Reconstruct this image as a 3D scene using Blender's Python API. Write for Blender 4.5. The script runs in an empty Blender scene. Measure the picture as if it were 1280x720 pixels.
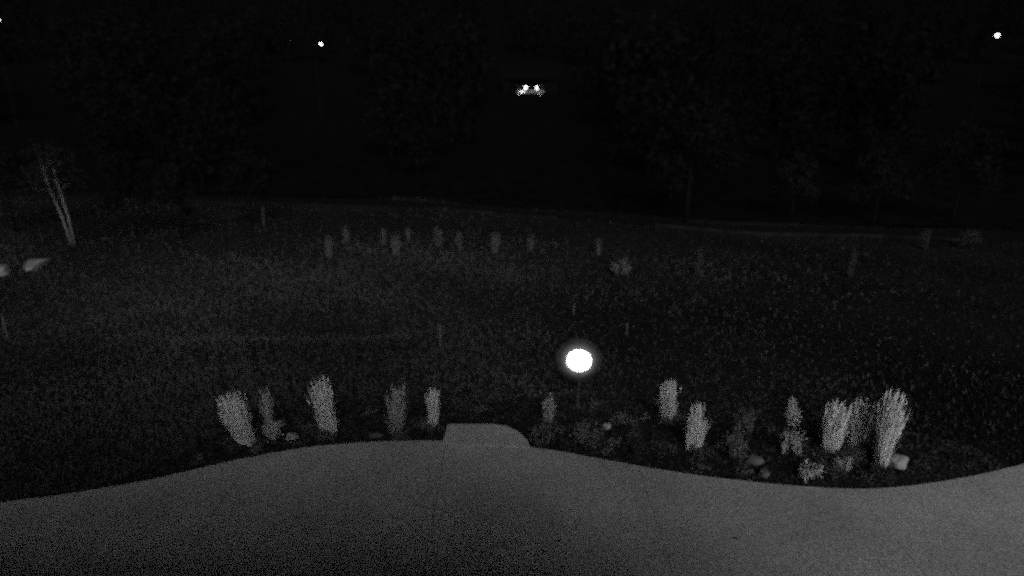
import bpy, bmesh, math, random
import numpy as np
from mathutils import Vector, noise as mnoise

R = math.radians
random.seed(7)
rng = np.random.default_rng(7)
S = bpy.context.scene
C = S.collection

# ------------------------------------------------------------------ camera
cam_d = bpy.data.cameras.new('camera')
cam_d.sensor_width = 36.0
cam_d.lens = 22.5
cam_d.clip_start = 0.05
cam_d.clip_end = 3000
cam = bpy.data.objects.new('camera', cam_d)
C.objects.link(cam)
cam.location = (0, 0, 6.0)
cam.rotation_euler = (R(90 - 18), 0, 0)
S.camera = cam
cam_d.dof.use_dof = True                  # a cheap fixed-focus lens wide open in the dark: nothing is quite sharp
cam_d.dof.focus_distance = 5.0
cam_d.dof.aperture_fstop = 0.62

# ------------------------------------------------------------------ night sky and moonlight
MOON_EL, MOON_AZ = R(28), R(10)          # behind the camera, a little to the right
to_moon = Vector((math.sin(MOON_AZ) * math.cos(MOON_EL), -math.cos(MOON_AZ) * math.cos(MOON_EL), math.sin(MOON_EL)))
world = bpy.data.worlds.new('World')
S.world = world
world.use_nodes = True
wn, wl = world.node_tree.nodes, world.node_tree.links
wn.clear()
sky = wn.new('ShaderNodeTexSky')
sky.sky_type = 'NISHITA'
sky.sun_disc = False
sky.sun_elevation = MOON_EL
sky.sun_rotation = math.pi - MOON_AZ
bw = wn.new('ShaderNodeRGBToBW')         # the camera is a monochrome night camera
bg = wn.new('ShaderNodeBackground')
bg.inputs['Strength'].default_value = 0.0006
wo = wn.new('ShaderNodeOutputWorld')
wl.new(sky.outputs['Color'], bw.inputs['Color'])
wl.new(bw.outputs['Val'], bg.inputs['Color'])
wl.new(bg.outputs['Background'], wo.inputs['Surface'])

moon_d = bpy.data.lights.new('moon', 'SUN')
moon_d.energy = 3.4
moon_d.angle = R(40)                      # a broad glow through cloud
moon = bpy.data.objects.new('moon', moon_d)
C.objects.link(moon)
moon.rotation_euler = to_moon.to_track_quat('Z', 'Y').to_euler()
moon.location = (20, -20, 30)

vs = S.view_settings
vs.view_transform = 'Standard'
vs.look = 'None'
vs.gamma = 1.0
vs.exposure = 0.0
vs.use_curve_mapping = False
S.cycles.use_denoising = False
S.cycles.max_bounces = 5
S.cycles.use_adaptive_sampling = True     # a dim night exposure keeps its grain
S.cycles.adaptive_threshold = 0.8
S.cycles.adaptive_min_samples = 10

# ------------------------------------------------------------------ materials
def mat(name, base, var=0.3, scale=8.0, rough=0.85, bump=0.0, bump_scale=None, trans=0.0, scale2=None, rand=0.0, speck=0.0):
    m = bpy.data.materials.new(name)
    m.use_nodes = True
    nt = m.node_tree
    n, l = nt.nodes, nt.links
    p = n['Principled BSDF']
    p.inputs['Roughness'].default_value = rough
    p.inputs['Specular IOR Level'].default_value = 0.4 if rough < 0.55 else 0.0
    tc = n.new('ShaderNodeTexCoord')
    nz = n.new('ShaderNodeTexNoise')
    nz.inputs['Scale'].default_value = scale
    nz.inputs['Detail'].default_value = 5
    l.new(tc.outputs['Object'], nz.inputs['Vector'])
    mr = n.new('ShaderNodeMapRange')
    mr.inputs['From Min'].default_value = 0.3
    mr.inputs['From Max'].default_value = 0.7
    mr.inputs['To Min'].default_value = base * (1 - var)
    mr.inputs['To Max'].default_value = base * (1 + var)
    l.new(nz.outputs['Fac'], mr.inputs['Value'])
    val = mr.outputs['Result']
    def mul(val, sock, lo, hi, f0=0.3, f1=0.7):
        r = n.new('ShaderNodeMapRange')
        r.inputs['From Min'].default_value = f0
        r.inputs['From Max'].default_value = f1
        r.inputs['To Min'].default_value = lo
        r.inputs['To Max'].default_value = hi
        l.new(sock, r.inputs['Value'])
        mm = n.new('ShaderNodeMath')
        mm.operation = 'MULTIPLY'
        l.new(val, mm.inputs[0])
        l.new(r.outputs['Result'], mm.inputs[1])
        return mm.outputs[0]
    if scale2:
        n2 = n.new('ShaderNodeTexNoise')
        n2.inputs['Scale'].default_value = scale2
        n2.inputs['Detail'].default_value = 4
        l.new(tc.outputs['Object'], n2.inputs['Vector'])
        val = mul(val, n2.outputs['Fac'], 0.62, 1.38)
    if speck:
        v = n.new('ShaderNodeTexVoronoi')
        v.inputs['Scale'].default_value = speck
        l.new(tc.outputs['Object'], v.inputs['Vector'])
        sp = n.new('ShaderNodeSeparateColor')
        l.new(v.outputs['Color'], sp.inputs['Color'])
        val = mul(val, sp.outputs[0], 0.65, 1.35, 0.0, 1.0)
    if rand:
        oi = n.new('ShaderNodeObjectInfo')
        val = mul(val, oi.outputs['Random'], 1 - rand, 1 + rand, 0, 1)
    l.new(val, p.inputs['Base Color'])
    if bump:
        nb = n.new('ShaderNodeTexNoise')
        nb.inputs['Scale'].default_value = bump_scale or scale * 4
        nb.inputs['Detail'].default_value = 6
        l.new(tc.outputs['Object'], nb.inputs['Vector'])
        b = n.new('ShaderNodeBump')
        b.inputs['Strength'].default_value = bump
        b.inputs['Distance'].default_value = 0.02
        l.new(nb.outputs['Fac'], b.inputs['Height'])
        l.new(b.outputs['Normal'], p.inputs['Normal'])
    if trans:
        tr = n.new('ShaderNodeBsdfTranslucent')
        l.new(val, tr.inputs['Color'])
        mx = n.new('ShaderNodeMixShader')
        mx.inputs[0].default_value = trans
        l.new(p.outputs[0], mx.inputs[1])
        l.new(tr.outputs[0], mx.inputs[2])
        l.new(mx.outputs[0], n['Material Output'].inputs['Surface'])
    return m

def emit(name, strength):
    m = bpy.data.materials.new(name)
    m.use_nodes = True
    n, l = m.node_tree.nodes, m.node_tree.links
    p = n['Principled BSDF']
    p.inputs['Base Color'].default_value = (0.8, 0.8, 0.8, 1)
    p.inputs['Roughness'].default_value = 0.4
    # frosted glass over a bulb: a faint mottling of the glow
    tc = n.new('ShaderNodeTexCoord')
    nz = n.new('ShaderNodeTexNoise')
    nz.inputs['Scale'].default_value = 3
    l.new(tc.outputs['Object'], nz.inputs['Vector'])
    mr = n.new('ShaderNodeMapRange')
    mr.inputs['To Min'].default_value = strength * 0.85
    mr.inputs['To Max'].default_value = strength * 1.15
    l.new(nz.outputs['Fac'], mr.inputs['Value'])
    p.inputs['Emission Color'].default_value = (1, 1, 1, 1)
    l.new(mr.outputs['Result'], p.inputs['Emission Strength'])
    m.cycles.emission_sampling = 'FRONT_BACK'
    return m

M = dict(
    lawn=mat('lawn_soil', 0.010, 0.5, 14, 0.95, 0.6, 40, scale2=0.12),
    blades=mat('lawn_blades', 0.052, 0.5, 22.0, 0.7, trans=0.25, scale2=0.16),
    creeper=mat('creeping_leaf', 0.065, 0.7, 3, 0.8, trans=0.2),
    dark_blades=mat('dark_lawn_blades', 0.007, 0.8, 22.0, 0.8, trans=0.15),
    floor=mat('forest_floor', 0.0032, 0.5, 1.5, 0.95, 0.5, 20),
    logs=mat('dark_logs', 0.003, 0.3, 6, 0.85, 0.3, 30),
    concrete=mat('concrete', 0.19, 0.16, 0.7, 0.9, 0.35, 120, speck=52),
    stone_pad=mat('landing_stone', 0.20, 0.12, 6.0, 0.9, 0.3, 90, speck=40),
    mulch=mat('mulch', 0.010, 0.4, 10, 0.95, 0.8, 60),
    chips=mat('bark_chips', 0.019, 0.8, 9, 0.9),
    straw=mat('pale_grass', 0.52, 0.25, 14, 0.7, trans=0.3, rand=0.08),
    straw_dim=mat('thin_grass', 0.29, 0.35, 14, 0.7, trans=0.3),
    plume=mat('plume', 0.52, 0.2, 20, 0.8, trans=0.3),
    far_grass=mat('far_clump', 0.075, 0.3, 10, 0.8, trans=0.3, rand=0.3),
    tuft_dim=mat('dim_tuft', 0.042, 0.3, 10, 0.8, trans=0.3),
    shrub=mat('shrub_leaf', 0.10, 0.5, 12, 0.6, trans=0.25, rand=0.25),
    pale_shrub=mat('pale_shrub_leaf', 0.32, 0.3, 12, 0.7, trans=0.25),
    cover=mat('cover_leaf', 0.03, 0.5, 12, 0.6, trans=0.2),
    rock=mat('pale_rock', 0.17, 0.25, 5, 0.9, 0.8, 18),
    rock_mid=mat('dull_rock', 0.15, 0.25, 5, 0.9, 0.8, 18),
    rock_dark=mat('grey_rock', 0.065, 0.3, 6, 0.9, 0.8, 18),
    bark=mat('bark', 0.005, 0.4, 12, 0.9, 0.7, 20),
    birch=mat('birch_bark', 0.11, 0.3, 9, 0.8, 0.3, 25),
    leaf=mat('tree_leaf', 0.008, 0.5, 3, 0.6, trans=0.25, rand=0.25),
    birch_leaf=mat('birch_leaf', 0.013, 0.5, 3, 0.6, trans=0.25),
    wood=mat('wood_foliage', 0.004, 0.5, 0.8, 0.7),
    metal=mat('dark_metal', 0.006, 0.2, 20, 0.7),
    timber=mat('weathered_timber', 0.09, 0.3, 20, 0.8, 0.3, 60),
    old_post=mat('old_post', 0.03, 0.3, 20, 0.9),
    kerb=mat('kerb', 0.010, 0.6, 1.2, 0.9, 0.5, 40),
    gravel=mat('gravel', 0.006, 0.3, 3, 0.95, 0.6, 60, speck=30),
    render=mat('shading_house_render', 0.45, 0.1, 4, 0.9, 0.2, 60),
    tile=mat('roof_tile', 0.0028, 0.3, 6, 0.8, 0.4, 20),
    glass=mat('window_glass', 0.02, 0.1, 2, 0.08),
    cabin=mat('cabin_boards', 0.20, 0.25, 6, 0.8, 0.3, 30),
    dead=mat('dead_leaf', 0.02, 0.3, 30, 0.8),
    globe=emit('globe_glow', 5.0),
    street=emit('street_glow', 4.0),
    small=emit('small_glow', 1.2),
    porch=emit('porch_glow', 3.2),
)

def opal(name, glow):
    # glowing volume without any glass, added as a halo round the lamp globe
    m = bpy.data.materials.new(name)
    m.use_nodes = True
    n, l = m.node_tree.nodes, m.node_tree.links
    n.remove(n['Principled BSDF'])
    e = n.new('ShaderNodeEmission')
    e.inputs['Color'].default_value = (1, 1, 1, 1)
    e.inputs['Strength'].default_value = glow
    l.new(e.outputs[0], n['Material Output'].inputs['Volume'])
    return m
M['opal_inner'] = opal('opal_inner', 0.25)  # inner glow of the added lens-bloom halo, no glass
M['opal_middle'] = opal('opal_middle', 0.08)  # middle glow of the added lens-bloom halo, no glass
M['opal_outer'] = opal('opal_outer', 0.03)  # outer glow of the added lens-bloom halo, no glass

# ------------------------------------------------------------------ helpers
def tag(o, label=None, cat=None, group=None, kind=None):
    if label: o['label'] = label
    if cat: o['category'] = cat
    if group: o['group'] = group
    if kind: o['kind'] = kind
    return o

def mesh(name, v, f, m, parent=None, smooth=False):
    me = bpy.data.meshes.new(name)
    me.from_pydata([tuple(p) for p in v], [], [tuple(q) for q in f])
    me.materials.append(m)
    if smooth:
        me.polygons.foreach_set('use_smooth', [True] * len(me.polygons))
    me.update()
    o = bpy.data.objects.new(name, me)
    C.objects.link(o)
    o.parent = parent
    return o

def tri_mesh(name, V, m, parent=None, n=3):
    """V: (k, n, 3) loose polygons of n corners"""
    k = len(V)
    me = bpy.data.meshes.new(name)
    me.vertices.add(k * n)
    me.vertices.foreach_set('co', np.ascontiguousarray(V, dtype=np.float32).ravel())
    me.loops.add(k * n)
    me.loops.foreach_set('vertex_index', np.arange(k * n, dtype=np.int32))
    me.polygons.add(k)
    me.polygons.foreach_set('loop_start', np.arange(0, k * n, n, dtype=np.int32))
    me.materials.append(m)
    me.update(calc_edges=True)
    me.validate()
    o = bpy.data.objects.new(name, me)
    C.objects.link(o)
    o.parent = parent
    return o

def empty(name, loc, rz=0.0):
    o = bpy.data.objects.new(name, None)
    C.objects.link(o)
    o.location = loc
    o.rotation_euler = (0, 0, rz)
    o.empty_display_size = 0.2
    return o

def tube(pts, radii, sides=7, cap=True):
    v, f = [], []
    pts = [Vector(p) for p in pts]
    for i, p in enumerate(pts):
        d = (pts[min(i + 1, len(pts) - 1)] - pts[max(i - 1, 0)]).normalized()
        a = d.orthogonal().normalized() if abs(d.z) < 0.9 else Vector((1, 0, 0)).cross(d).normalized()
        b = d.cross(a)
        for k in range(sides):
            t = 2 * math.pi * k / sides
            v.append(p + (a * math.cos(t) + b * math.sin(t)) * radii[i])
    for i in range(len(pts) - 1):
        for k in range(sides):
            k2 = (k + 1) % sides
            f.append((i * sides + k, i * sides + k2, (i + 1) * sides + k2, (i + 1) * sides + k))
    if cap:
        f.append(tuple(range(sides))[::-1])
        f.append(tuple(range((len(pts) - 1) * sides, len(pts) * sides)))
    return v, f

def merge(*parts):
    v, f = [], []
    for pv, pf in parts:
        o = len(v)
        v += list(pv)
        f += [tuple(i + o for i in q) for q in pf]
    return v, f

def box(x0, x1, y0, y1, z0, z1):
    v = [(x0, y0, z0), (x1, y0, z0), (x1, y1, z0), (x0, y1, z0), (x0, y0, z1), (x1, y0, z1), (x1, y1, z1), (x0, y1, z1)]
    return v, [(3, 2, 1, 0), (4, 5, 6, 7), (0, 1, 5, 4), (1, 2, 6, 5), (2, 3, 7, 6), (3, 0, 4, 7)]

def lathe(prof, seg=24):
    v, f = [], []
    for r, z in prof:
        for k in range(seg):
            t = 2 * math.pi * k / seg
            v.append((r * math.cos(t), r * math.sin(t), z))
    for i in range(len(prof) - 1):
        for k in range(seg):
            k2 = (k + 1) % seg
            f.append((i * seg + k, i * seg + k2, (i + 1) * seg + k2, (i + 1) * seg + k))
    f.append(tuple(range(seg))[::-1])
    f.append(tuple(range((len(prof) - 1) * seg, len(prof) * seg)))
    return v, f

def ball(rx, ry, rz, c=(0, 0, 0), seg=24, rings=14):
    pr = [(max(math.sin(math.pi * i / rings), 0.02), -math.cos(math.pi * i / rings)) for i in range(rings + 1)]
    v, f = lathe(pr, seg)
    return [(x * rx + c[0], y * ry + c[1], z * rz + c[2]) for x, y, z in v], f

def prism(outline, z0, z1):
    n = len(outline)
    v = [(x, y, z0) for x, y in outline] + [(x, y, z1) for x, y in outline]
    f = [tuple(range(n))[::-1], tuple(range(n, 2 * n))]
    for i in range(n):
        j = (i + 1) % n
        f.append((i, j, n + j, n + i))
    return v, f

# ------------------------------------------------------------------ terrain
def sstep(a, b, x):
    t = np.clip((x - a) / (b - a), 0, 1)
    return t * t * (3 - 2 * t)

def ground_z(x, y):
    x = np.asarray(x, float)
    y = np.asarray(y, float)
    z = np.full(np.broadcast(x, y).shape, -0.05)
    far = np.clip((y - 45) / 50, 0, None)
    z = z + 3.25 * far ** 1.5 * (1 + 0.12 * np.sin(x * 0.013 + 1.1))
    und = 0.05 * np.sin(x * 0.37 + 0.6) * np.sin(y * 0.29 + 1.0) + 0.03 * np.sin(x * 0.9 + y * 0.55)
    z = z + und * sstep(12.0, 15.0, y)
    # a shallow swale runs across the lawn
    c = 16.3 + 0.05 * x + 0.5 * np.sin(x * 0.25)
    z = z - 0.30 * np.exp(-((y - c) / 0.9) ** 2) * sstep(-11, -8, x) * (1 - sstep(-3.5, 1.0, x)) * sstep(12.5, 14, y)
    return z

def gz(x, y):
    return float(ground_z(x, y))

xs = np.unique(np.concatenate([np.linspace(-700, -60, 33), np.linspace(-60, -24, 25), np.linspace(-24, 24, 161), np.linspace(24, 60, 25), np.linspace(60, 700, 33)]))
ys = np.unique(np.concatenate([np.linspace(-120, -10, 12), np.linspace(-10, 10, 21), np.linspace(10, 32, 130), np.linspace(32, 70, 45), np.linspace(70, 420, 60)]))
XX, YY = np.meshgrid(xs, ys)
ZZ = ground_z(XX, YY)
nx, ny = len(xs), len(ys)
gv = np.stack([XX.ravel(), YY.ravel(), ZZ.ravel()], 1)
gf = [(j * nx + i, j * nx + i + 1, (j + 1) * nx + i + 1, (j + 1) * nx + i) for j in range(ny - 1) for i in range(nx - 1)]
tag(mesh('ground', gv.tolist(), gf, M['lawn'], smooth=True), kind='structure')

# ------------------------------------------------------------------ terrace of concrete slabs with a wavy outer edge
EDGE = [(-14, 6.2), (-11, 7.15), (-9.06, 7.7), (-7.65, 8.1), (-6.82, 8.3), (-6.0, 8.56), (-5.28, 8.88), (-4.54, 9.27), (-3.94, 9.49), (-3.32, 9.69), (-2.24, 9.82),
        (-1.19, 9.84), (0.28, 9.64), (0.82, 9.49), (1.59, 9.22), (2.34, 8.97), (3.06, 8.77), (3.77, 8.62), (4.47, 8.5), (5.42, 8.42),
        (6.36, 8.54), (7.41, 8.79), (8.41, 9.11), (10.66, 9.84), (14, 10.9), (18, 12.0)]
EX = np.array([p[0] for p in EDGE])
EY = np.array([p[1] for p in EDGE])

def edge(x):
    # a gentle rounding of the polyline
    return float(np.mean(np.interp([x - 0.3, x - 0.1, x + 0.1, x + 0.3], EX, EY)))

terrace = empty('terrace', (0, 0, 0))
tag(terrace, kind='structure')
JX = [-14, -10.77, -7.56, -4.35, -1.14, 2.06, 5.27, 8.48, 11.69, 14.9, 18]
JY = [-0.55, 3.0, 6.2]
g = 0.003
for i in range(len(JX) - 1):
    a, b = JX[i] + g, JX[i + 1] - g
    for j in range(3):
        y0 = JY[j] + g
        if j < 2:
            y1 = JY[j + 1] - g
            out = [(a, y0), (b, y0), (b, y1), (a, y1)]
        else:
            if edge(a) < y0 + 0.05: continue
            top = [(float(x), edge(float(x))) for x in np.linspace(b, a, 14)]
            out = [(a, y0), (b, y0)] + top
        h = random.uniform(-0.002, 0.002)
        v, f = prism(out, -0.14, h)
        mesh('paving_slab', v, f, M['concrete'], terrace)

pad = [(-1.21, 9.72), (0.31, 9.56), (0.27, 9.78), (0.17, 9.98), (0.05, 10.15), (-0.12, 10.28), (-0.34, 10.33), (-0.58, 10.34), (-1.17, 10.34)]
v, f = prism(pad, -0.1, 0.035)
tag(mesh('landing_slab', v, f, M['stone_pad']), 'pale landing slab with a rounded corner at the terrace edge', 'slab')
v, f = prism([(-0.98, 10.72), (0.0, 10.70), (0.03, 10.95), (-0.5, 10.99), (-0.94, 10.93)], -0.08, 0.0)
tag(mesh('stepping_stone', v, f, M['rock_dark']), 'dim stepping stone just beyond the pale landing slab', 'stone')

# ------------------------------------------------------------------ planting bed
def bed_back(x):
    t = (x + 6.2) / 14.4
    if t <= 0 or t >= 1: return edge(x)
    return edge(x) + (11.35 + 0.18 * math.sin(x * 1.3) - edge(x)) * min(1, (4.2 * t * (1 - t)) ** 0.5)

def bed_z(x, y):
    e, k = edge(x) - 0.12, bed_back(x)
    t = min(1, max(0, (y - e) / max(k - e, 0.01)))
    z = -0.042 + 0.07 * math.sin(math.pi * t) * min(1, (k - e)) + 0.025 * mnoise.noise((x * 2.2, y * 2.2, 3))
    return max(z, -0.045 + 0.02 * t)

bv, bf = [], []
bx_ = np.linspace(-6.2, 8.2, 90)
NB = 10
for x in bx_:
    e, k = edge(x) - 0.12, bed_back(x)
    for j in range(NB + 1):
        t = j / NB
        y = e + (k - e) * t
        bv.append((x, y, bed_z(x, y)))
for i in range(len(bx_) - 1):
    for j in range(NB):
        a = i * (NB + 1) + j
        bf.append((a, a + NB + 1, a + NB + 2, a + 1))
tag(mesh('planting_bed', bv, bf, M['mulch'], smooth=True), kind='structure')
BEDZ = 0.0

def blades(base, h, w, lean, droop):
    """tapered grass blades as (k,3,3)+(k,4,3) turned into triangles"""
    k = len(base)
    az = rng.uniform(0, 2 * np.pi, k)
    d = np.stack([np.cos(az), np.sin(az), np.zeros(k)], 1)
    s = np.stack([-np.sin(az), np.cos(az), np.zeros(k)], 1) * (w / 2)[:, None]
    up = np.array([0, 0, 1.0])
    mid = base + lean * 0.5 + up * (h * 0.55)[:, None] + d * (droop * 0.25)[:, None]
    tip = base + lean + up * h[:, None] + d * droop[:, None]
    a, b = base - s, base + s
    c, e = mid - s * 0.8, mid + s * 0.8
    return np.concatenate([np.stack([a, b, e], 1), np.stack([a, e, c], 1), np.stack([c, e, tip], 1)])

def leaf_cloud(ctr, rad, n, size, flat=0.6, hollow=0.45):
    d = rng.normal(size=(n, 3))
    d /= np.linalg.norm(d, axis=1)[:, None]
    rr = hollow + (1 - hollow) * rng.uniform(0, 1, n) ** 0.6
    lump = 1 + 0.25 * np.sin(d[:, 0] * 5 + ctr[0] * 7) * np.sin(d[:, 1] * 5 + ctr[1] * 3) * np.cos(d[:, 2] * 4)
    p = np.asarray(ctr) + d * (rr * lump)[:, None] * np.asarray(rad)
    a = rng.normal(size=(n, 3))
    a /= np.linalg.norm(a, axis=1)[:, None]
    b = rng.normal(size=(n, 3))
    b -= (a * b).sum(1)[:, None] * a
    b /= np.linalg.norm(b, axis=1)[:, None]
    s = size * rng.uniform(0.6, 1.4, n)
    a = a * s[:, None]
    b = b * (s * flat * 0.5)[:, None]
    return np.stack([p - a * 0.5, p + b, p + a * 0.5, p - b], 1)

# chips of bark strewn over the bed: far too many to count
n = 15000
cx = rng.uniform(-6, 8, n)
cy = np.array([edge(x) + 0.02 for x in cx]) + rng.uniform(0, 1, n) * np.array([bed_back(x) - edge(x) for x in cx])
cz = rng.uniform(0.0, 0.03, n) + np.array([bed_z(a, b) for a, b in zip(cx, cy)])
ok = ~((cx > -1.3) & (cx < 0.4) & (cy < 10.42))
cx, cy, cz = cx[ok], cy[ok], cz[ok]
n = len(cx)
ctr = np.stack([cx, cy, cz], 1)
d1 = rng.normal(size=(n, 3)) * [0.018, 0.018, 0.008]
d2 = rng.normal(size=(n, 3)) * [0.009, 0.009, 0.008]
o = tri_mesh('bark_mulch', np.stack([ctr - d1 - d2, ctr + d1 - d2, ctr + d1 + d2, ctr - d1 + d2], 1), M['chips'], n=4)
tag(o, 'dark bark chips strewn over the planting bed', 'mulch', kind='stuff')

# low creeping leaves in patches over the bed
pts = []
for q in range(70):
    x = random.uniform(-5.2, 7.2) if q < 40 else random.uniform(0.7, 6.2)
    e, k = edge(x) + 0.1, bed_back(x) - 0.15
    if k < e: continue
    y = random.uniform(e, k)
    if -1.5 < x < 0.6 and y < 10.6: continue
    pr = random.uniform(0.1, 0.26)
    pts.append(leaf_cloud((x, y, bed_z(x, y) + 0.05), (pr, pr, 0.09), int(900 * pr), 0.035, 0.6, 0.0))
for x, y, h, wd in ((-4.56, 9.72, 1.0, 0.52), (-4.38, 10.2, 0.8, 0.26), (-3.25, 10.11, 1.08, 0.4), (-2.08, 10.11, 0.94, 0.4), (-1.46, 10.31, 0.78, 0.27), (0.66, 10.42, 0.61, 0.24),
                    (2.89, 10.57, 0.81, 0.35), (3.09, 9.52, 0.91, 0.34), (5.38, 9.47, 0.96, 0.41), (5.88, 9.59, 0.94, 0.36), (6.0, 9.05, 1.34, 0.4)):
    for q in range(4):            # creepers gathered round the foot of each grass clump
        px, py = x + random.uniform(-0.6, 0.6) * wd, y - random.uniform(0.35, 0.75) * wd
        pts.append(leaf_cloud((px, py, bed_z(px, py) + 0.06), (0.13, 0.09, random.uniform(0.07, 0.17)), 75, 0.035, 0.6, 0.0))
tag(tri_mesh('ground_cover', np.concatenate(pts), M['creeper'], n=4), 'patches of low creeping leaves over the planting bed', 'ground cover', kind='stuff')

# ------------------------------------------------------------------ lawn grass
def lawn_points(n, y0, y1):
    y = y0 + (y1 - y0) * rng.uniform(0, 1, n) ** 1.5
    x = rng.uniform(-1, 1, n) * (0.86 * y + 2.5)
    return x, y

x, y = lawn_points(330000, 7.6, 34)
eb = np.interp(x, np.linspace(-40, 40, 400), [max(edge(q), bed_back(q)) if -6.2 < q < 8.2 else edge(q) for q in np.linspace(-40, 40, 400)])
keep = y > eb + 0.02
keep &= ~((x > -1.05) & (x < 0.1) & (y > 10.6) & (y < 11.05))
kerb_y = np.interp(x, [-30, -6.85, -3.93, 1.85, 6.54, 10.33, 13.71, 17.18, 20.39, 40], [35, 31.91, 31.08, 29.16, 26.97, 26.06, 25.48, 24.8, 24.02, 20])
keep &= ~((y > kerb_y - 0.1) & (y < kerb_y + 1.5))
x, y = x[keep], y[keep]
n = len(x)
base = np.stack([x, y, ground_z(x, y) - 0.005], 1)
patch = 0.75 + 0.5 * np.sin(x * 0.6 + 2 * np.sin(y * 0.3)) * np.sin(y * 0.8 + x * 0.2)
h = rng.uniform(0.04, 0.10, n) * np.clip(patch, 0.5, 1.3)
az = rng.uniform(0, 2 * np.pi, n)
w = rng.uniform(0.008, 0.02, n) * (0.6 + y / 22)
s = np.stack([-np.sin(az), np.cos(az), np.zeros(n)], 1) * w[:, None]
tip = base + np.stack([np.cos(az) * h * 0.7, np.sin(az) * h * 0.7, h], 1)
tri = np.stack([base - s, base + s, tip], 1)
dark_blades = rng.uniform(0, 1, n) < sstep(-3.0, 9.0, x + 2.5 * np.sin(y * 0.5) + 1.5 * np.sin(x * 0.8)) * 0.9
dark_blades |= rng.uniform(0, 1, n) < sstep(18.5, 27.0, y + 1.5 * np.sin(x * 0.35)) * 0.85  # darker blades further off put the loss of light with distance into colour
tag(tri_mesh('lawn_grass', tri[~dark_blades], M['blades']), 'short lawn grass on the left and middle of the lawn', 'grass', kind='stuff')
tag(tri_mesh('dark_grass', tri[dark_blades], M['dark_blades']), 'darker grass on the right and far end of the lawn', 'grass', kind='stuff')

# ------------------------------------------------------------------ path beyond the far bed, with its edging
LINE = [(-30, 35.5), (-14, 33.6), (-6.85, 31.91), (-3.93, 31.08), (1.85, 29.16), (6.54, 26.97), (10.33, 26.06), (13.71, 25.48), (17.18, 24.8), (20.39, 24.02), (30, 21.5)]
LX = np.linspace(-30, 30, 121)
LY = np.interp(LX, [p[0] for p in LINE], [p[1] for p in LINE])
LY = np.convolve(np.pad(LY, 4, mode='edge'), np.ones(9) / 9, mode='valid')
pv, pf = [], []
for i, (a, b) in enumerate(zip(LX, LY)):
    for k in range(4):
        yy = b + 0.1 + k * 0.45
        pv.append((a, yy, gz(a, yy) + 0.03))
    if i:
        for k in range(3):
            q = (i - 1) * 4 + k
            pf.append((q, q + 4, q + 5, q + 1))
tag(mesh('path', pv, pf, M['gravel']), kind='structure')
for x0, x1, lb in ((-4.2, 2.2, 'thin pale stone edging of the path, stretch behind the middle of the far row'),
                   (6.2, 18.5, 'thin pale stone edging of the path, long stretch on the right')):
    kv, kf = [], []
    i = 0
    for a in np.arange(x0, x1, 0.25):
        b = float(np.interp(a, LX, LY))
        z = gz(a, b)
        top = z + 0.075 + 0.045 * mnoise.noise((a * 1.1, 3, 0)) + random.uniform(-0.015, 0.015)
        kv += [(a, b, z - 0.1), (a, b, top), (a, b + 0.09, top), (a, b + 0.09, z - 0.1)]
        if i:
            q = (i - 1) * 4
            kf += [(q, q + 4, q + 5, q + 1), (q + 1, q + 5, q + 6, q + 2), (q + 2, q + 6, q + 7, q + 3)]
        i += 1
    tag(mesh('path_edging', kv, kf, M['kerb']), lb, 'edging', 'edging along the path')
# forest floor beyond the path, its near-black colour standing in for fading light
fx = np.linspace(-420, 420, 85)
fy = np.concatenate([np.linspace(0, 30, 16), np.linspace(40, 380, 45)])
fv, ff = [], []
for j, b in enumerate(fy):
    for a in fx:
        yy = float(np.interp(np.clip(a, -30, 30), LX, LY)) + 1.9 + b + 0.4 * math.sin(a * 0.7)
        fv.append((a, yy, gz(a, yy) + 0.06 + 0.40 * min(1, b / 8)))
nf = len(fx)
for j in range(len(fy) - 1):
    for i in range(nf - 1):
        ff.append((j * nf + i, j * nf + i + 1, (j + 1) * nf + i + 1, (j + 1) * nf + i))
tag(mesh('forest_floor', fv, ff, M['floor'], smooth=True), kind='structure')

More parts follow.
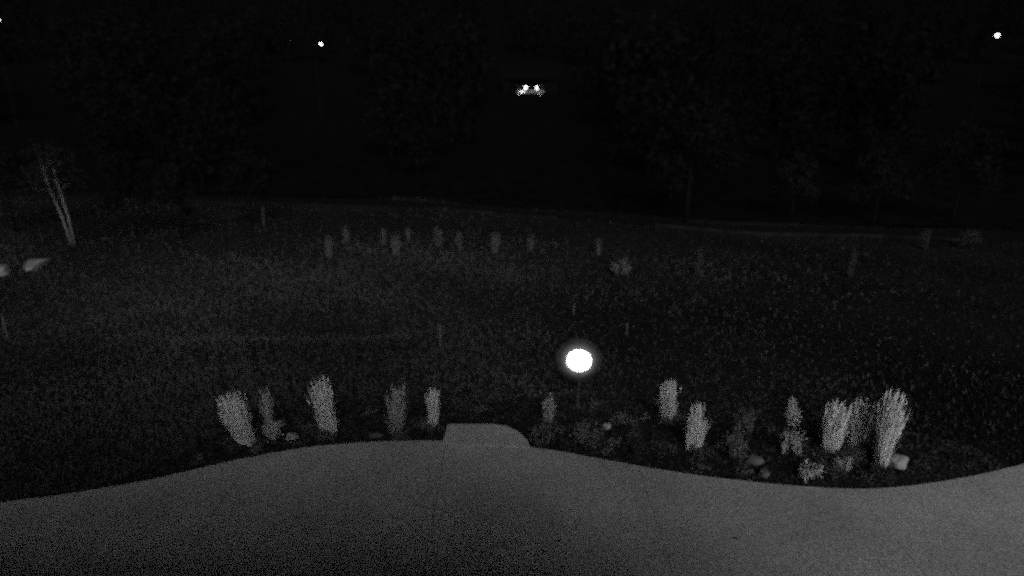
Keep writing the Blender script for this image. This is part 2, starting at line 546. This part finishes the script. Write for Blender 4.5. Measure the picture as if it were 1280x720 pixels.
# ------------------------------------------------------------------ ornamental grasses
def clump(name, x, y, h, width, lean, label, m='straw', n=260, group='grass clumps in the near bed', plume=True, seed=0, shape=1.0, z=None, bw=0.010):
    z = (gz(x, y) if z is None else z)
    t = empty(name, (x, y, z))
    r = width / 2
    k = n
    # a few tufts of unequal height grown together, thinning out towards the edge
    nt_ = 6
    ta = rng.uniform(0, 2 * np.pi, nt_)
    tr_ = r * rng.uniform(0.1, 0.6, nt_)
    th = h * rng.uniform(0.5, 0.98, nt_)
    th[0], tr_[0] = h, r * 0.15
    tl = rng.normal(0, 0.22 * r, (nt_, 2))
    pick = rng.integers(0, nt_, k)
    off = rng.normal(0, 0.19 * r, (k, 2))
    foot = np.stack([np.cos(ta[pick]) * tr_[pick] * 0.5 + off[:, 0] * 0.7, np.sin(ta[pick]) * tr_[pick] * 0.5 + off[:, 1] * 0.7, np.zeros(k)], 1)
    out = np.stack([off[:, 0] * 1.0 + tl[pick, 0] + np.cos(ta[pick]) * tr_[pick] * 0.55 + lean + np.clip(rng.standard_t(3, k), -2.5, 2.5) * 0.14 * r,
                    off[:, 1] * 1.0 + tl[pick, 1] + np.sin(ta[pick]) * tr_[pick] * 0.2 + np.clip(rng.standard_t(3, k), -2.5, 2.5) * 0.14 * r, np.zeros(k)], 1) * shape
    hh = th[pick] * (0.25 + 0.77 * rng.uniform(0, 1, k) ** 0.5)
    out[:, 0] += np.where(hh > 0.75 * h, rng.normal(0, 0.16 * r, k), 0)
    hh *= np.exp(-0.15 * ((off / (0.3 * r)) ** 2).sum(1) * 0.5)
    droop = rng.uniform(0, 0.10, k) * h
    low = rng.uniform(0, 1, k) < 0.06                 # short arching leaves round the foot
    hh[low] *= 0.45
    droop[low] = rng.uniform(0.3, 0.9, low.sum()) * r
    tri = blades(foot, hh, rng.uniform(0.7, 1.3, k) * bw, out * (hh / h)[:, None], droop)
    fol = tri_mesh('foliage', tri, M[m], t)
    if plume:
        kk = max(30, n // 9)
        ang = rng.uniform(0, 2 * np.pi, kk)
        rad = np.sqrt(rng.uniform(0, 1, kk)) * np.abs(1 + 0.28 * rng.normal(size=kk))
        foot = np.stack([np.cos(ang) * rad * r * 0.3, np.sin(ang) * rad * r * 0.3, np.zeros(kk)], 1)
        top = np.stack([np.cos(ang) * rad * r * 0.75 + lean, np.sin(ang) * rad * r * 0.75, h * rng.uniform(0.60, 1.05, kk) * (1.0 - 0.05 * rad)], 1)
        p0 = foot + (top - foot) * 0.72
        vs_ = []
        for q in range(6):            # bristles of each seed head
            u = q / 6
            c0 = p0 + (top - p0) * u
            dd = rng.normal(size=(kk, 3)) * [0.007, 0.007, 0.004]
            up = (top - p0) * 0.32
            vs_.append(np.stack([c0 - dd, c0 + dd, c0 + up], 1))
        tag(tri_mesh('seed_heads', np.concatenate(vs_), M['plume' if m == 'straw' else m], t), kind='stuff')
    tag(t, label, 'grass clump', group)
    return t

CL = [  # x, y, height, width, lean, material, blades, label
    (-4.56, 9.72, 1.00, 0.52, -0.22, 'straw', 420, 'broad pale grass clump leaning left, leftmost in the near bed'),
    (-4.38, 10.20, 0.80, 0.26, 0.0, 'straw_dim', 150, 'thin dim grass clump just right of the leftmost pale clump'),
    (-3.25, 10.11, 1.08, 0.40, -0.10, 'straw', 380, 'tall pale grass clump, second large one from the left'),
    (-2.08, 10.11, 0.94, 0.40, 0.05, 'straw_dim', 200, 'loose dim grass clump between two pale ones left of the landing slab'),
    (-1.46, 10.31, 0.78, 0.27, 0.04, 'straw', 260, 'narrow pale grass clump beside the left end of the landing slab'),
    (0.66, 10.42, 0.61, 0.24, 0.03, 'straw_dim', 130, 'small dim grass clump just left of the globe lamp'),
    (2.89, 10.57, 0.81, 0.35, 0.0, 'straw', 330, 'blunt pale grass clump, first one right of the globe lamp'),
    (3.09, 9.52, 0.91, 0.34, 0.0, 'straw', 300, 'upright pale grass clump with separate spikes, near the terrace edge'),
    (5.38, 9.47, 0.96, 0.41, 0.02, 'straw', 330, 'pale grass clump, left of the three standing together on the right'),
    (5.88, 9.59, 0.94, 0.36, 0.02, 'straw', 330, 'dimmer grass clump, middle of the three standing together'),
    (6.00, 9.05, 1.34, 0.40, 0.05, 'straw', 460, 'tallest and brightest grass clump, at the right end of the bed'),
]
for x, y, h, wd, ln, m, n, lb in CL:
    clump('grass_clump', x, y, h, wd * 1.1, ln, lb, m, int(n * 3.2), z=-0.02, bw=0.0065)

FAR = [
    (-6.56, 22.25, 0.86, 0.40, 'pale tuft at the left end of the far row'),
    (-6.52, 24.53, 0.67, 0.36, 'faint tuft behind the leftmost tuft of the far row'),
    (-4.97, 24.14, 0.63, 0.28, 'small faint tuft, left of a close pair in the far row'),
    (-4.26, 22.59, 0.83, 0.40, 'brighter tuft, right of a close pair in the far row'),
    (-4.18, 25.07, 0.52, 0.38, 'low faint tuft behind the close pair in the far row'),
    (-2.80, 23.89, 0.81, 0.42, 'rounded tuft midway along the left half of the far row'),
    (-1.97, 23.52, 0.68, 0.38, 'upright tuft, next but one left of centre in the far row'),
    (-0.65, 22.81, 0.87, 0.44, 'brightest tuft of the far row, just left of centre'),
    (0.65, 22.81, 0.60, 0.30, 'small faint tuft straight beyond the globe lamp'),
    (3.12, 22.36, 0.62, 0.38, 'short tuft of the far row, up and right of the globe lamp'),
    (6.10, 20.15, 0.97, 0.26, 'thin tall tuft standing alone on the dark right lawn'),
    (10.87, 19.70, 1.06, 0.31, 'slender leaning tuft, last tall one on the right lawn'),
    (15.46, 23.28, 0.74, 0.42, 'faint tuft near the edging at the far right'),
]
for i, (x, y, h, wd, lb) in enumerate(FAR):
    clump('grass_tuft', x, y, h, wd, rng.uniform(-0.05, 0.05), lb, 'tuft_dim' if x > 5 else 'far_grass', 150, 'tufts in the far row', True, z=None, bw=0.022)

# ------------------------------------------------------------------ leafy shrubs and stones
def shrub(name, x, y, h, w, label, m, n=260, cat='shrub', group=None, size=0.045, lumps=None):
    t = empty(name, (x, y, gz(x, y) if y > 12 else -0.02))
    n = int(n * 2.2)
    size *= 0.7
    parts = []
    for q in range(11):
        a_, sc_ = rng.uniform(0, 6.28), rng.uniform(0.4, 0.75)
        d_ = w * 0.5 * (1 - sc_ * 0.6)
        parts.append(leaf_cloud((math.cos(a_) * d_, math.sin(a_) * d_, h * rng.uniform(0.25, 0.72)), (w / 2 * sc_, w / 2 * sc_, h * 0.42 * sc_), n // 8, size, 0.55, 0.0))
    for (dx, dz, sc) in (lumps or []):
        parts.append(leaf_cloud((dx, 0, dz), (w / 2 * sc, w / 2 * sc, h * 0.28), int(n * 0.5), size))
    tri_mesh('foliage', np.concatenate(parts), M[m], t, n=4)
    st = []
    for k in range(5):
        a = k * 1.26 + x
        st.append(tube([(0.01 * math.cos(a), 0.01 * math.sin(a), -0.03), (w * 0.15 * math.cos(a), w * 0.15 * math.sin(a), h * 0.4), (w * 0.3 * math.cos(a), w * 0.3 * math.sin(a), h * 0.75)], [0.007, 0.005, 0.002], 4))
    v, f = merge(*st)
    mesh('stem', v, f, M['bark'], t)
    tag(t, label, cat, group)
    return t

shrub('low_shrub', -4.17, 9.93, 0.35, 0.36, 'pale rounded low shrub between the two leftmost grass clumps and the next', 'pale_shrub', 300, group='low plants in the near bed')
shrub('low_shrub', -3.83, 9.80, 0.17, 0.20, 'tiny pale shrub right of the pale rounded low shrub', 'pale_shrub', 120, group='low plants in the near bed')
shrub('low_shrub', 0.50, 9.77, 0.32, 0.42, 'grey spreading shrub against the right end of the landing slab', 'shrub', 330, group='low plants in the near bed')
shrub('low_shrub', 1.33, 9.80, 0.39, 0.56, 'wide dark shrub in front of the globe lamp', 'shrub', 360, group='low plants in the near bed')
shrub('low_shrub', 0.95, 9.62, 0.24, 0.26, 'small dark shrub at the terrace edge left of the wide dark one', 'cover', 160, group='low plants in the near bed')
shrub('low_shrub', 2.03, 9.42, 0.34, 0.42, 'dark shrub at the terrace edge beside the seam in the paving', 'cover', 300, group='low plants in the near bed')
shrub('low_shrub', 3.64, 9.37, 0.36, 0.50, 'dim leafy shrub right of the spiky upright grass clump', 'shrub', 300, group='low plants in the near bed')
shrub('tall_shrub', 4.00, 9.80, 0.66, 0.36, 'faint open shrub behind the dim leafy one', 'shrub', 190, group='low plants in the near bed')
shrub('tall_shrub', 4.67, 9.32, 0.62, 0.34, 'tall ragged grey shrub left of the three grouped clumps', 'pale_shrub', 230, group='low plants in the near bed', lumps=[(-0.05, 0.78, 0.75), (-0.10, 0.95, 0.5)])
shrub('low_shrub', 4.68, 8.66, 0.41, 0.34, 'pale low shrub right at the terrace edge below the ragged one', 'pale_shrub', 280, group='low plants in the near bed')
shrub('low_shrub', 5.35, 8.98, 0.27, 0.27, 'small greyish shrub below the left one of the three grouped clumps', 'pale_shrub', 110, group='low plants in the near bed')
shrub('low_shrub', 5.85, 8.75, 0.22, 0.34, 'very dark low shrub in front of the tallest grass clump', 'cover', 180, group='low plants in the near bed')
shrub('low_shrub', -2.65, 9.95, 0.16, 0.30, 'dark low plant between the second large clump and the loose dim one', 'cover', 120, group='low plants in the near bed')
shrub('low_shrub', 3.48, 19.70, 0.62, 0.60, 'faint rounded shrub standing forward of the far row', 'shrub', 260, size=0.08)
shrub('low_shrub', 17.11, 23.28, 0.86, 0.75, 'broad faint shrub near the right edge by the path edging', 'cover', 260, size=0.09)

def rock(name, x, y, rx, ry, rz, label, m='rock', seed=1, z=None, cat='stone', rot=0.0, group=None):
    bm = bmesh.new()
    bmesh.ops.create_icosphere(bm, subdivisions=3, radius=1)
    for vv in bm.verts:
        nz = mnoise.noise(vv.co * 1.3 + Vector((seed * 3.1, seed, 0))) * 0.35 + mnoise.noise(vv.co * 3.2 + Vector((seed, 5, 2))) * 0.12
        p = vv.co * (1 + nz)
        p.z = max(min(p.z, 0.75 + 0.1 * nz), -0.5)
        vv.co = Vector((p.x * rx, p.y * ry, p.z * rz))
    me = bpy.data.meshes.new(name)
    bm.to_mesh(me)
    bm.free()
    me.materials.append(M[m])
    ob = bpy.data.objects.new(name, me)
    C.objects.link(ob)
    ob.location = (x, y, (gz(x, y) if z is None else z) + 0.35 * rz)
    ob.rotation_euler = (0, 0, rot)
    return tag(ob, label, cat, group)

rock('boulder', 6.28, 9.05, 0.15, 0.13, 0.17, 'pale round boulder at the foot of the tallest grass clump', 'rock', 2, 0.0)
rock('boulder', 4.00, 9.16, 0.14, 0.12, 0.10, 'grey boulder in front of the dim leafy shrub', 'rock_dark', 4, 0.0)
rock('boulder', 4.02, 8.80, 0.09, 0.08, 0.08, 'small grey stone at the terrace edge, left of the pale low shrub', 'rock_dark', 5, 0.0)
rock('boulder', 1.71, 10.20, 0.07, 0.06, 0.08, 'tiny pale stone behind the wide dark shrub', 'rock', 6, 0.03)
rock('boulder', -2.42, 9.98, 0.12, 0.06, 0.04, 'small flat stone at the foot of the loose dim clump', 'rock_dark', 7, 0.0)

# pale flat rocks on the lawn by the birch
out = [(-16.10, 20.15), (-15.85, 20.25), (-15.86, 20.75), (-15.95, 21.35), (-16.05, 21.75), (-16.93, 21.60), (-16.65, 20.9)]
c0 = (-16.3, 21.0)
zz = gz(*c0)
v, f = prism([(a - c0[0], b - c0[1]) for a, b in out], -0.05, 0.16)
for i in range(len(out), 2 * len(out)):
    a, b, c = v[i]
    v[i] = (a * 0.9, b * 0.93, c + 0.05 * math.sin(a * 4 + b * 3))
v = [(a * 0.85, b * 0.8, c * 0.7) for a, b, c in v]
fr = mesh('flat_rock', v, f, M['rock_mid'])
fr.location = (c0[0], c0[1], zz)
tag(fr, 'pale flat wedge of rock on the lawn below the twin birch', 'stone')
rock('boulder', -16.75, 19.9, 0.42, 0.4, 0.24, 'pale rock cut by the left edge of the picture', 'rock_mid', 9)

# ------------------------------------------------------------------ thin stakes on the lawn
for x, y, h, lb in ((-1.72, 14.11, 0.61, 'thin pale stake standing in the lawn left of the globe lamp'),
                    (1.68, 16.43, 0.30, 'short stake in the lawn just above the globe lamp'),
                    (-12.55, 14.76, 0.59, 'thin stake in the lawn at the left edge of the picture'),
                    (2.89, 15.02, 0.33, 'short faint stake in the lawn right of the globe lamp')):
    zz = gz(x, y)
    v, f = tube([(0, 0, -0.1), (0.004, 0, h * 0.5), (0.012, 0, h - 0.03), (0.013, 0, h)], [0.014, 0.013, 0.013, 0.005], 6)
    o = mesh('wooden_stake', v, f, M['timber'])
    o.location = (x, y, zz)
    tag(o, lb, 'stake', 'stakes on the lawn')

# ------------------------------------------------------------------ globe lamp in the bed
LXX, LYY = 1.26, 11.02
t = empty('globe_lamp', (LXX, LYY, -0.02))
v, f = lathe([(0.10, 0.0), (0.10, 0.02), (0.045, 0.035), (0.03, 0.06), (0.03, 0.70), (0.05, 0.72), (0.09, 0.755), (0.11, 0.79)], 18)
mesh('post', v, f, M['old_post'], t, True)
v, f = ball(0.232, 0.232, 0.196, (0, 0, 1.005), 32, 20)
mesh('globe', v, f, M['globe'], t, True)
for nm, k in (('inner', 0.30), ('middle', 0.36), ('outer', 0.44)):      # three nested glowing volumes added as a lens-bloom halo
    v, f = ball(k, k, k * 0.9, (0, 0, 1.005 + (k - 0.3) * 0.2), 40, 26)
    mesh(nm + '_glass', v, f, M['opal_' + nm], t, True)  # added halo volume, not a glass part of the lamp
tag(t, 'glowing white globe lamp on a short post in the near bed', 'lamp')

# ------------------------------------------------------------------ fallen leaves on the terrace
for x, y, lb in ((0.43, 7.05, 'dark fallen leaf on the terrace, nearest to the bottom of the picture'),
                 (0.64, 7.26, 'dark fallen leaf on the terrace beside the nearest one'),
                 (3.08, 7.30, 'lone dark fallen leaf on the right part of the terrace')):
    o = mesh('fallen_leaf', [(-0.045, 0, 0.004), (-0.01, 0.022, 0.012), (0.045, 0, 0.006), (-0.01, -0.022, 0.012), (0, 0, 0.005)], [(0, 4, 1), (1, 4, 2), (2, 4, 3), (3, 4, 0)], M['dead'])
    o.location = (x, y, 0.002)
    o.rotation_euler = (0, 0, random.uniform(0, 6))
    tag(o, lb, 'leaf', 'fallen leaves on the terrace')

# ------------------------------------------------------------------ trees
def tree(name, x, y, h, label, leafm='leaf', barkm='bark', trunks=((0, 0),), crown_w=1.2, crown_z=0.45, n=1800, size=0.13, r=0.06, stem_top=0.8):
    z = gz(x, y) - 0.02
    t = empty(name, (x, y, z))
    allv, clouds = [], []
    for (lx, off) in trunks:
        top = Vector((lx + off, 0, h * stem_top))
        pts = [Vector((off * 0.4, 0, -0.05)), Vector((off * 0.7 + lx * 0.3, 0.03, h * stem_top * 0.33)), Vector((off + lx * 0.66, -0.03, h * stem_top * 0.66)), top]
        allv.append(tube(pts, [r, r * 0.8, r * 0.55, r * 0.25], 7))
        for q in range(6):
            u = crown_z * 0.8 + (0.95 - crown_z * 0.8) * q / 6
            p0 = pts[0].lerp(top, u)
            a = q * 2.4 + x
            L = crown_w * 0.5 * (1.0 - 0.45 * u)
            p1 = p0 + Vector((math.cos(a) * L, math.sin(a) * L, L * 0.7))
            allv.append(tube([p0, p0.lerp(p1, 0.5) + Vector((0, 0, 0.04)), p1], [r * 0.24, r * 0.15, r * 0.06], 5))
            rr = crown_w * random.uniform(0.2, 0.34)
            clouds.append((p1, rr))
        clouds.append((top + Vector((0, 0, h * 0.06)), crown_w * 0.26))
    v, f = merge(*allv)
    mesh('trunk', v, f, M[barkm], t, True)
    per = n // len(clouds)
    tri_mesh('crown', np.concatenate([leaf_cloud(tuple(c), (q, q, q * 0.9), per, size, hollow=0.2) for c, q in clouds]), M[leafm], t, n=4)
    tag(t, label, 'tree', 'young trees along the path')
    return t

tree('birch_tree', -16.93, 24.02, 4.1, 'twin stemmed birch with pale leaning trunks at the left', 'birch_leaf', 'birch', ((-0.42, -0.14), (-0.30, 0.14)), 1.9, 0.62, 1500, 0.10, 0.045)
tree('young_tree', -15.04, 25.07, 3.6, 'dim young tree just right of the twin birch', crown_w=1.7, n=1700)
tree('young_tree', -13.11, 24.80, 3.1, 'dim young tree, second to the right of the twin birch', crown_w=1.4, n=1300)
tree('young_tree', -11.28, 27.30, 3.4, 'dim young tree above the left end of the far row', crown_w=1.8, n=1700)
tree('young_tree', -20.77, 26.21, 3.6, 'dim bushy tree at the left edge behind the pale rock', crown_w=2.4, n=2000)
tree('round_tree', 7.71, 27.9, 5.2, 'broad faint tree beyond the edging, right of the centre', crown_w=3.4, n=4200, crown_z=0.3, size=0.16, r=0.11)
tree('young_tree', 12.39, 28.0, 3.2, 'faint small tree behind the edging, between the broad tree and the right edge', crown_w=1.6, n=1300)
tree('young_tree', 15.75, 27.4, 3.4, 'faint tree behind the edging, second from the right edge', crown_w=2.0, n=1700)
tree('young_tree', 18.9, 27.0, 4.4, 'faint bushy tree behind the edging, nearest the right edge', crown_w=2.6, n=2400)
v, f = tube([(0, 0, -0.05), (0.02, 0, 0.5), (0.05, 0, 0.85)], [0.05, 0.045, 0.04], 7)
o = mesh('timber_post', v, f, M['old_post'])
o.location = (-10.84, 27.45, gz(-10.84, 27.45))
tag(o, 'faint upright timber post below the young tree left of the far row', 'post')

# the dark wood on the slope behind: one mass in the night
polys = []
gaps = [(-0.74, .035), (-0.278, .04), (-0.322, .03), (0.026, .045), (0.704, .04)]
cnt = 0
while cnt < 900:
    y = 37 + 310 * random.random() ** 1.4
    x = random.uniform(-1, 1) * (0.95 * y + 10)
    if y < 134 and any(abs(x / y - q) < wq + 2.5 / y for q, wq in gaps): continue
    cnt += 1
    hh = random.uniform(6, 11) if y > 60 else random.uniform(4, 6.5)
    z = gz(x, y)
    cr = hh * random.uniform(0.22, 0.34)
    nl = 560
    if random.random() < 0.5:
        u = rng.uniform(0, 1, nl) ** 0.7
        a = rng.uniform(0, 2 * np.pi, nl)
        rad = cr * u * rng.uniform(0.5, 1.1, nl)
        p = np.stack([x + np.cos(a) * rad, y + np.sin(a) * rad, z + 0.6 + (hh - 0.6) * (1 - u)], 1)
        dd = rng.normal(size=(nl, 2, 3)) * (0.03 * hh)
        polys.append(np.stack([p, p + dd[:, 0], p + dd[:, 1]], 1))
    else:
        q = leaf_cloud((x, y, z + hh * 0.6), (cr * 1.2, cr * 1.2, hh * 0.42), nl, 0.05 * hh, 0.8, 0.3)
        polys.append(q[:, :3])
        polys.append(q[:, [0, 2, 3]])
    tv, tf = tube([(x, y, z - 0.2), (x, y, z + hh * 0.6)], [0.02 * hh, 0.01 * hh], 5, False)
    tv = np.array([tuple(p) for p in tv])
    polys.append(np.stack([tv[[q[0], q[1], q[2]]] for q in tf] + [tv[[q[0], q[2], q[3]]] for q in tf]))
tag(tri_mesh('hillside_wood', np.concatenate(polys), M['wood']), 'black wooded slope filling the night behind the garden', 'wood', kind='stuff')

# ------------------------------------------------------------------ street lamps on the slope
def street_lamp(x, y, zl, r, label, glow='street', side=1):
    z = gz(x, y)
    t = empty('street_lamp', (x, y, z))
    h = zl - z
    v, f = merge(tube([(0, 0, -0.2), (0, 0, 0.9), (0, 0, 1.0), (0, 0, h + 0.25)], [0.07, 0.065, 0.045, 0.03], 8),)
    mesh('pole', v, f, M['metal'], t)
    v, f = tube([(0, 0, h + 0.2), (0.25 * side, -0.1, h + 0.4), (0.7 * side, -0.25, h + 0.35)], [0.04, 0.035, 0.03], 6)
    mesh('arm', v, f, M['metal'], t)
    v, f = ball(0.42, 0.3, 0.12, (0.7 * side, -0.25, h + 0.27), 16, 8)
    hd = mesh('lamp_head', v, f, M['metal'], t, True)
    v, f = ball(r, r, r * 0.9, (0.7 * side, -0.25, h + 0.27 - r * 0.95), 16, 10)
    mesh('lens', v, f, M[glow], hd, True)
    tag(t, label, 'street lamp', 'street lamps on the slope')
    return t

street_lamp(-51.05, 68, 11.47, 0.15, 'street lamp cut by the left edge near the top', 'street')
street_lamp(-20.75, 72, 9.50, 0.16, 'bright round street lamp at the upper left', 'street')
street_lamp(-42.6, 130, 12.90, 0.09, 'tiny faint lamp just left of the bright upper left street lamp', 'small')
street_lamp(48.6, 70, 10.25, 0.20, 'bright street lamp in the upper right corner', 'street')

# ------------------------------------------------------------------ cabin with a lit porch on the slope
bx0, by0 = 2.7, 97.0
bz = gz(bx0, by0) - 0.1
t = empty('cabin', (bx0, by0, bz))
v, f = box(-4, 4, 0, 6, -0.4, 2.7)
gv_ = [(-4, 0, 2.7), (4, 0, 2.7), (4, 6, 2.7), (-4, 6, 2.7), (-4, 3, 4.6), (4, 3, 4.6)]
v2, f2 = merge((v, f), ([(-4, 0, 2.7), (-4, 6, 2.7), (-4, 3, 4.5)], [(0, 1, 2)]), ([(4, 0, 2.7), (4, 6, 2.7), (4, 3, 4.5)], [(0, 1, 2)]))
mesh('wall', v2, f2, M['logs'], t)
rv = []
for s_ in (-1, 1):
    y0, y1 = (3, -0.5) if s_ < 0 else (3, 6.5)
    rv.append(([(-4.4, y0, 4.65), (4.4, y0, 4.65), (4.4, y1, 2.45), (-4.4, y1, 2.45), (-4.4, y0, 4.8), (4.4, y0, 4.8), (4.4, y1, 2.6), (-4.4, y1, 2.6)],
               [(0, 1, 2, 3), (4, 5, 6, 7), (0, 1, 5, 4), (1, 2, 6, 5), (2, 3, 7, 6), (3, 0, 4, 7)]))
v, f = merge(*rv)
rf = mesh('roof', v, f, M['tile'], t)
v, f = box(1.6, 2.2, 4.0, 4.6, 3.9, 5.5)
mesh('chimney', v, f, M['tile'], rf)
v, f = box(-2.4, 2.2, -2.2, -0.01, -0.4, 0.12)
mesh('porch_floor', v, f, M['timber'], t)
v, f = box(-2.0, 1.9, -0.14, -0.08, 0.13, 1.0)
mesh('added_glow_panel', v, f, M['cabin'], t)  # pale panel added to catch lantern light as the porch glow
v, f = merge(box(-2.5, 2.3, -2.3, -0.52, 2.46, 2.54))
mesh('porch_roof', v, f, M['tile'], t)
for px in (-2.3, 2.1):
    v, f = box(px - 0.06, px + 0.06, -2.18, -2.06, 0.12, 2.46)
    mesh('porch_post', v, f, M['logs'], t)
v, f = box(-0.45, 0.45, -0.05, -0.002, 0.12, 2.1)
dr = mesh('door', v, f, M['bark'], t)
v, f = box(0.32, 0.38, -0.10, -0.05, 1.0, 1.1)
mesh('handle', v, f, M['metal'], dr)
for wx in (-1.6, 1.5):
    v, f = box(wx - 0.45, wx + 0.45, -0.06, -0.003, 1.0, 2.0)
    wd_ = mesh('window', v, f, M['logs'], t)
    v, f = box(wx - 0.38, wx + 0.38, -0.075, -0.055, 1.07, 1.93)
    mesh('pane', v, f, M['glass'], wd_)
tag(t, 'small dark cabin with a lit porch near the top centre', 'cabin')

def lantern(x, y, z, rx, rz, label, tilt=0.0, glow='porch'):
    t = empty('porch_lantern', (x, y, z))
    v, f = ball(rx, 0.22, rz, (0, 0, 0), 14, 8)
    gl_ = mesh('glass', v, f, M[glow], t, True)
    gl_.rotation_euler = (0, tilt, 0)
    v, f = merge(tube([(0, 0, rz * 0.9), (0, 0.05, rz + 0.25), (0, 0.3, rz + 0.3)], [0.03, 0.025, 0.025], 6))
    mesh('bracket', v, f, M['metal'], t)
    tag(t, label, 'lantern', 'lights on the cabin porch')
    return t

lantern(1.95, 94.55, 5.02, 0.20, 0.22, 'left round lantern on the cabin porch')
lantern(3.50, 94.55, 4.92, 0.15, 0.25, 'right round lantern on the cabin porch')
lantern(1.45, 94.50, 4.44, 0.50, 0.06, 'slanting strip of light below the left porch lantern', -0.42)
lantern(3.92, 94.55, 4.08, 0.10, 0.10, 'small low light below the right porch lantern', 0, 'small')

# ------------------------------------------------------------------ unseen building behind the view, added to shade the left of the terrace
t = empty('shading_house', (-6.5, -5.6, 0))
X0, X1 = -14.0, 10.9  # right end set so its soft shadow grades across the terrace
v, f = box(X0, X1, -5, 4.9, -0.3, 6.5)
v2 = [(X0, -5, 6.5), (X0, 4.9, 6.5), (X0, 0, 9.4), (X1, -5, 6.5), (X1, 4.9, 6.5), (X1, 0, 9.4)]
v, f = merge((v, f), (v2, [(0, 1, 2), (3, 4, 5)]))
mesh('wall', v, f, M['render'], t)
rv = []
for y1 in (-5.5, 5.35):
    rv.append(([(X0 - 0.5, 0, 9.45), (X1 + 0.3, 0, 9.45), (X1 + 0.3, y1, 6.35), (X0 - 0.5, y1, 6.35), (X0 - 0.5, 0, 9.65), (X1 + 0.3, 0, 9.65), (X1 + 0.3, y1, 6.55), (X0 - 0.5, y1, 6.55)],
               [(0, 1, 2, 3), (4, 5, 6, 7), (0, 1, 5, 4), (1, 2, 6, 5), (2, 3, 7, 6), (3, 0, 4, 7)]))
v, f = merge(*rv)
mesh('roof', v, f, M['tile'], t)
for wx in (-10, -6, -2, 2, 7.2):
    for z0 in (0.9, 3.9):
        v, f = box(wx - 0.6, wx + 0.6, 4.902, 4.96, z0, z0 + 1.3)
        wd_ = mesh('window', v, f, M['timber'], t)
        v, f = box(wx - 0.52, wx + 0.52, 4.955, 4.975, z0 + 0.08, z0 + 1.22)
        mesh('pane', v, f, M['glass'], wd_)
v, f = box(4.3, 5.3, 4.902, 4.96, 0.0, 2.1)
dr = mesh('door', v, f, M['timber'], t)
v, f = box(5.12, 5.18, 4.96, 5.02, 1.0, 1.1)
mesh('handle', v, f, M['metal'], dr)
tag(t, 'unseen two storey building behind the camera, added to shade the terrace', 'shading_house')
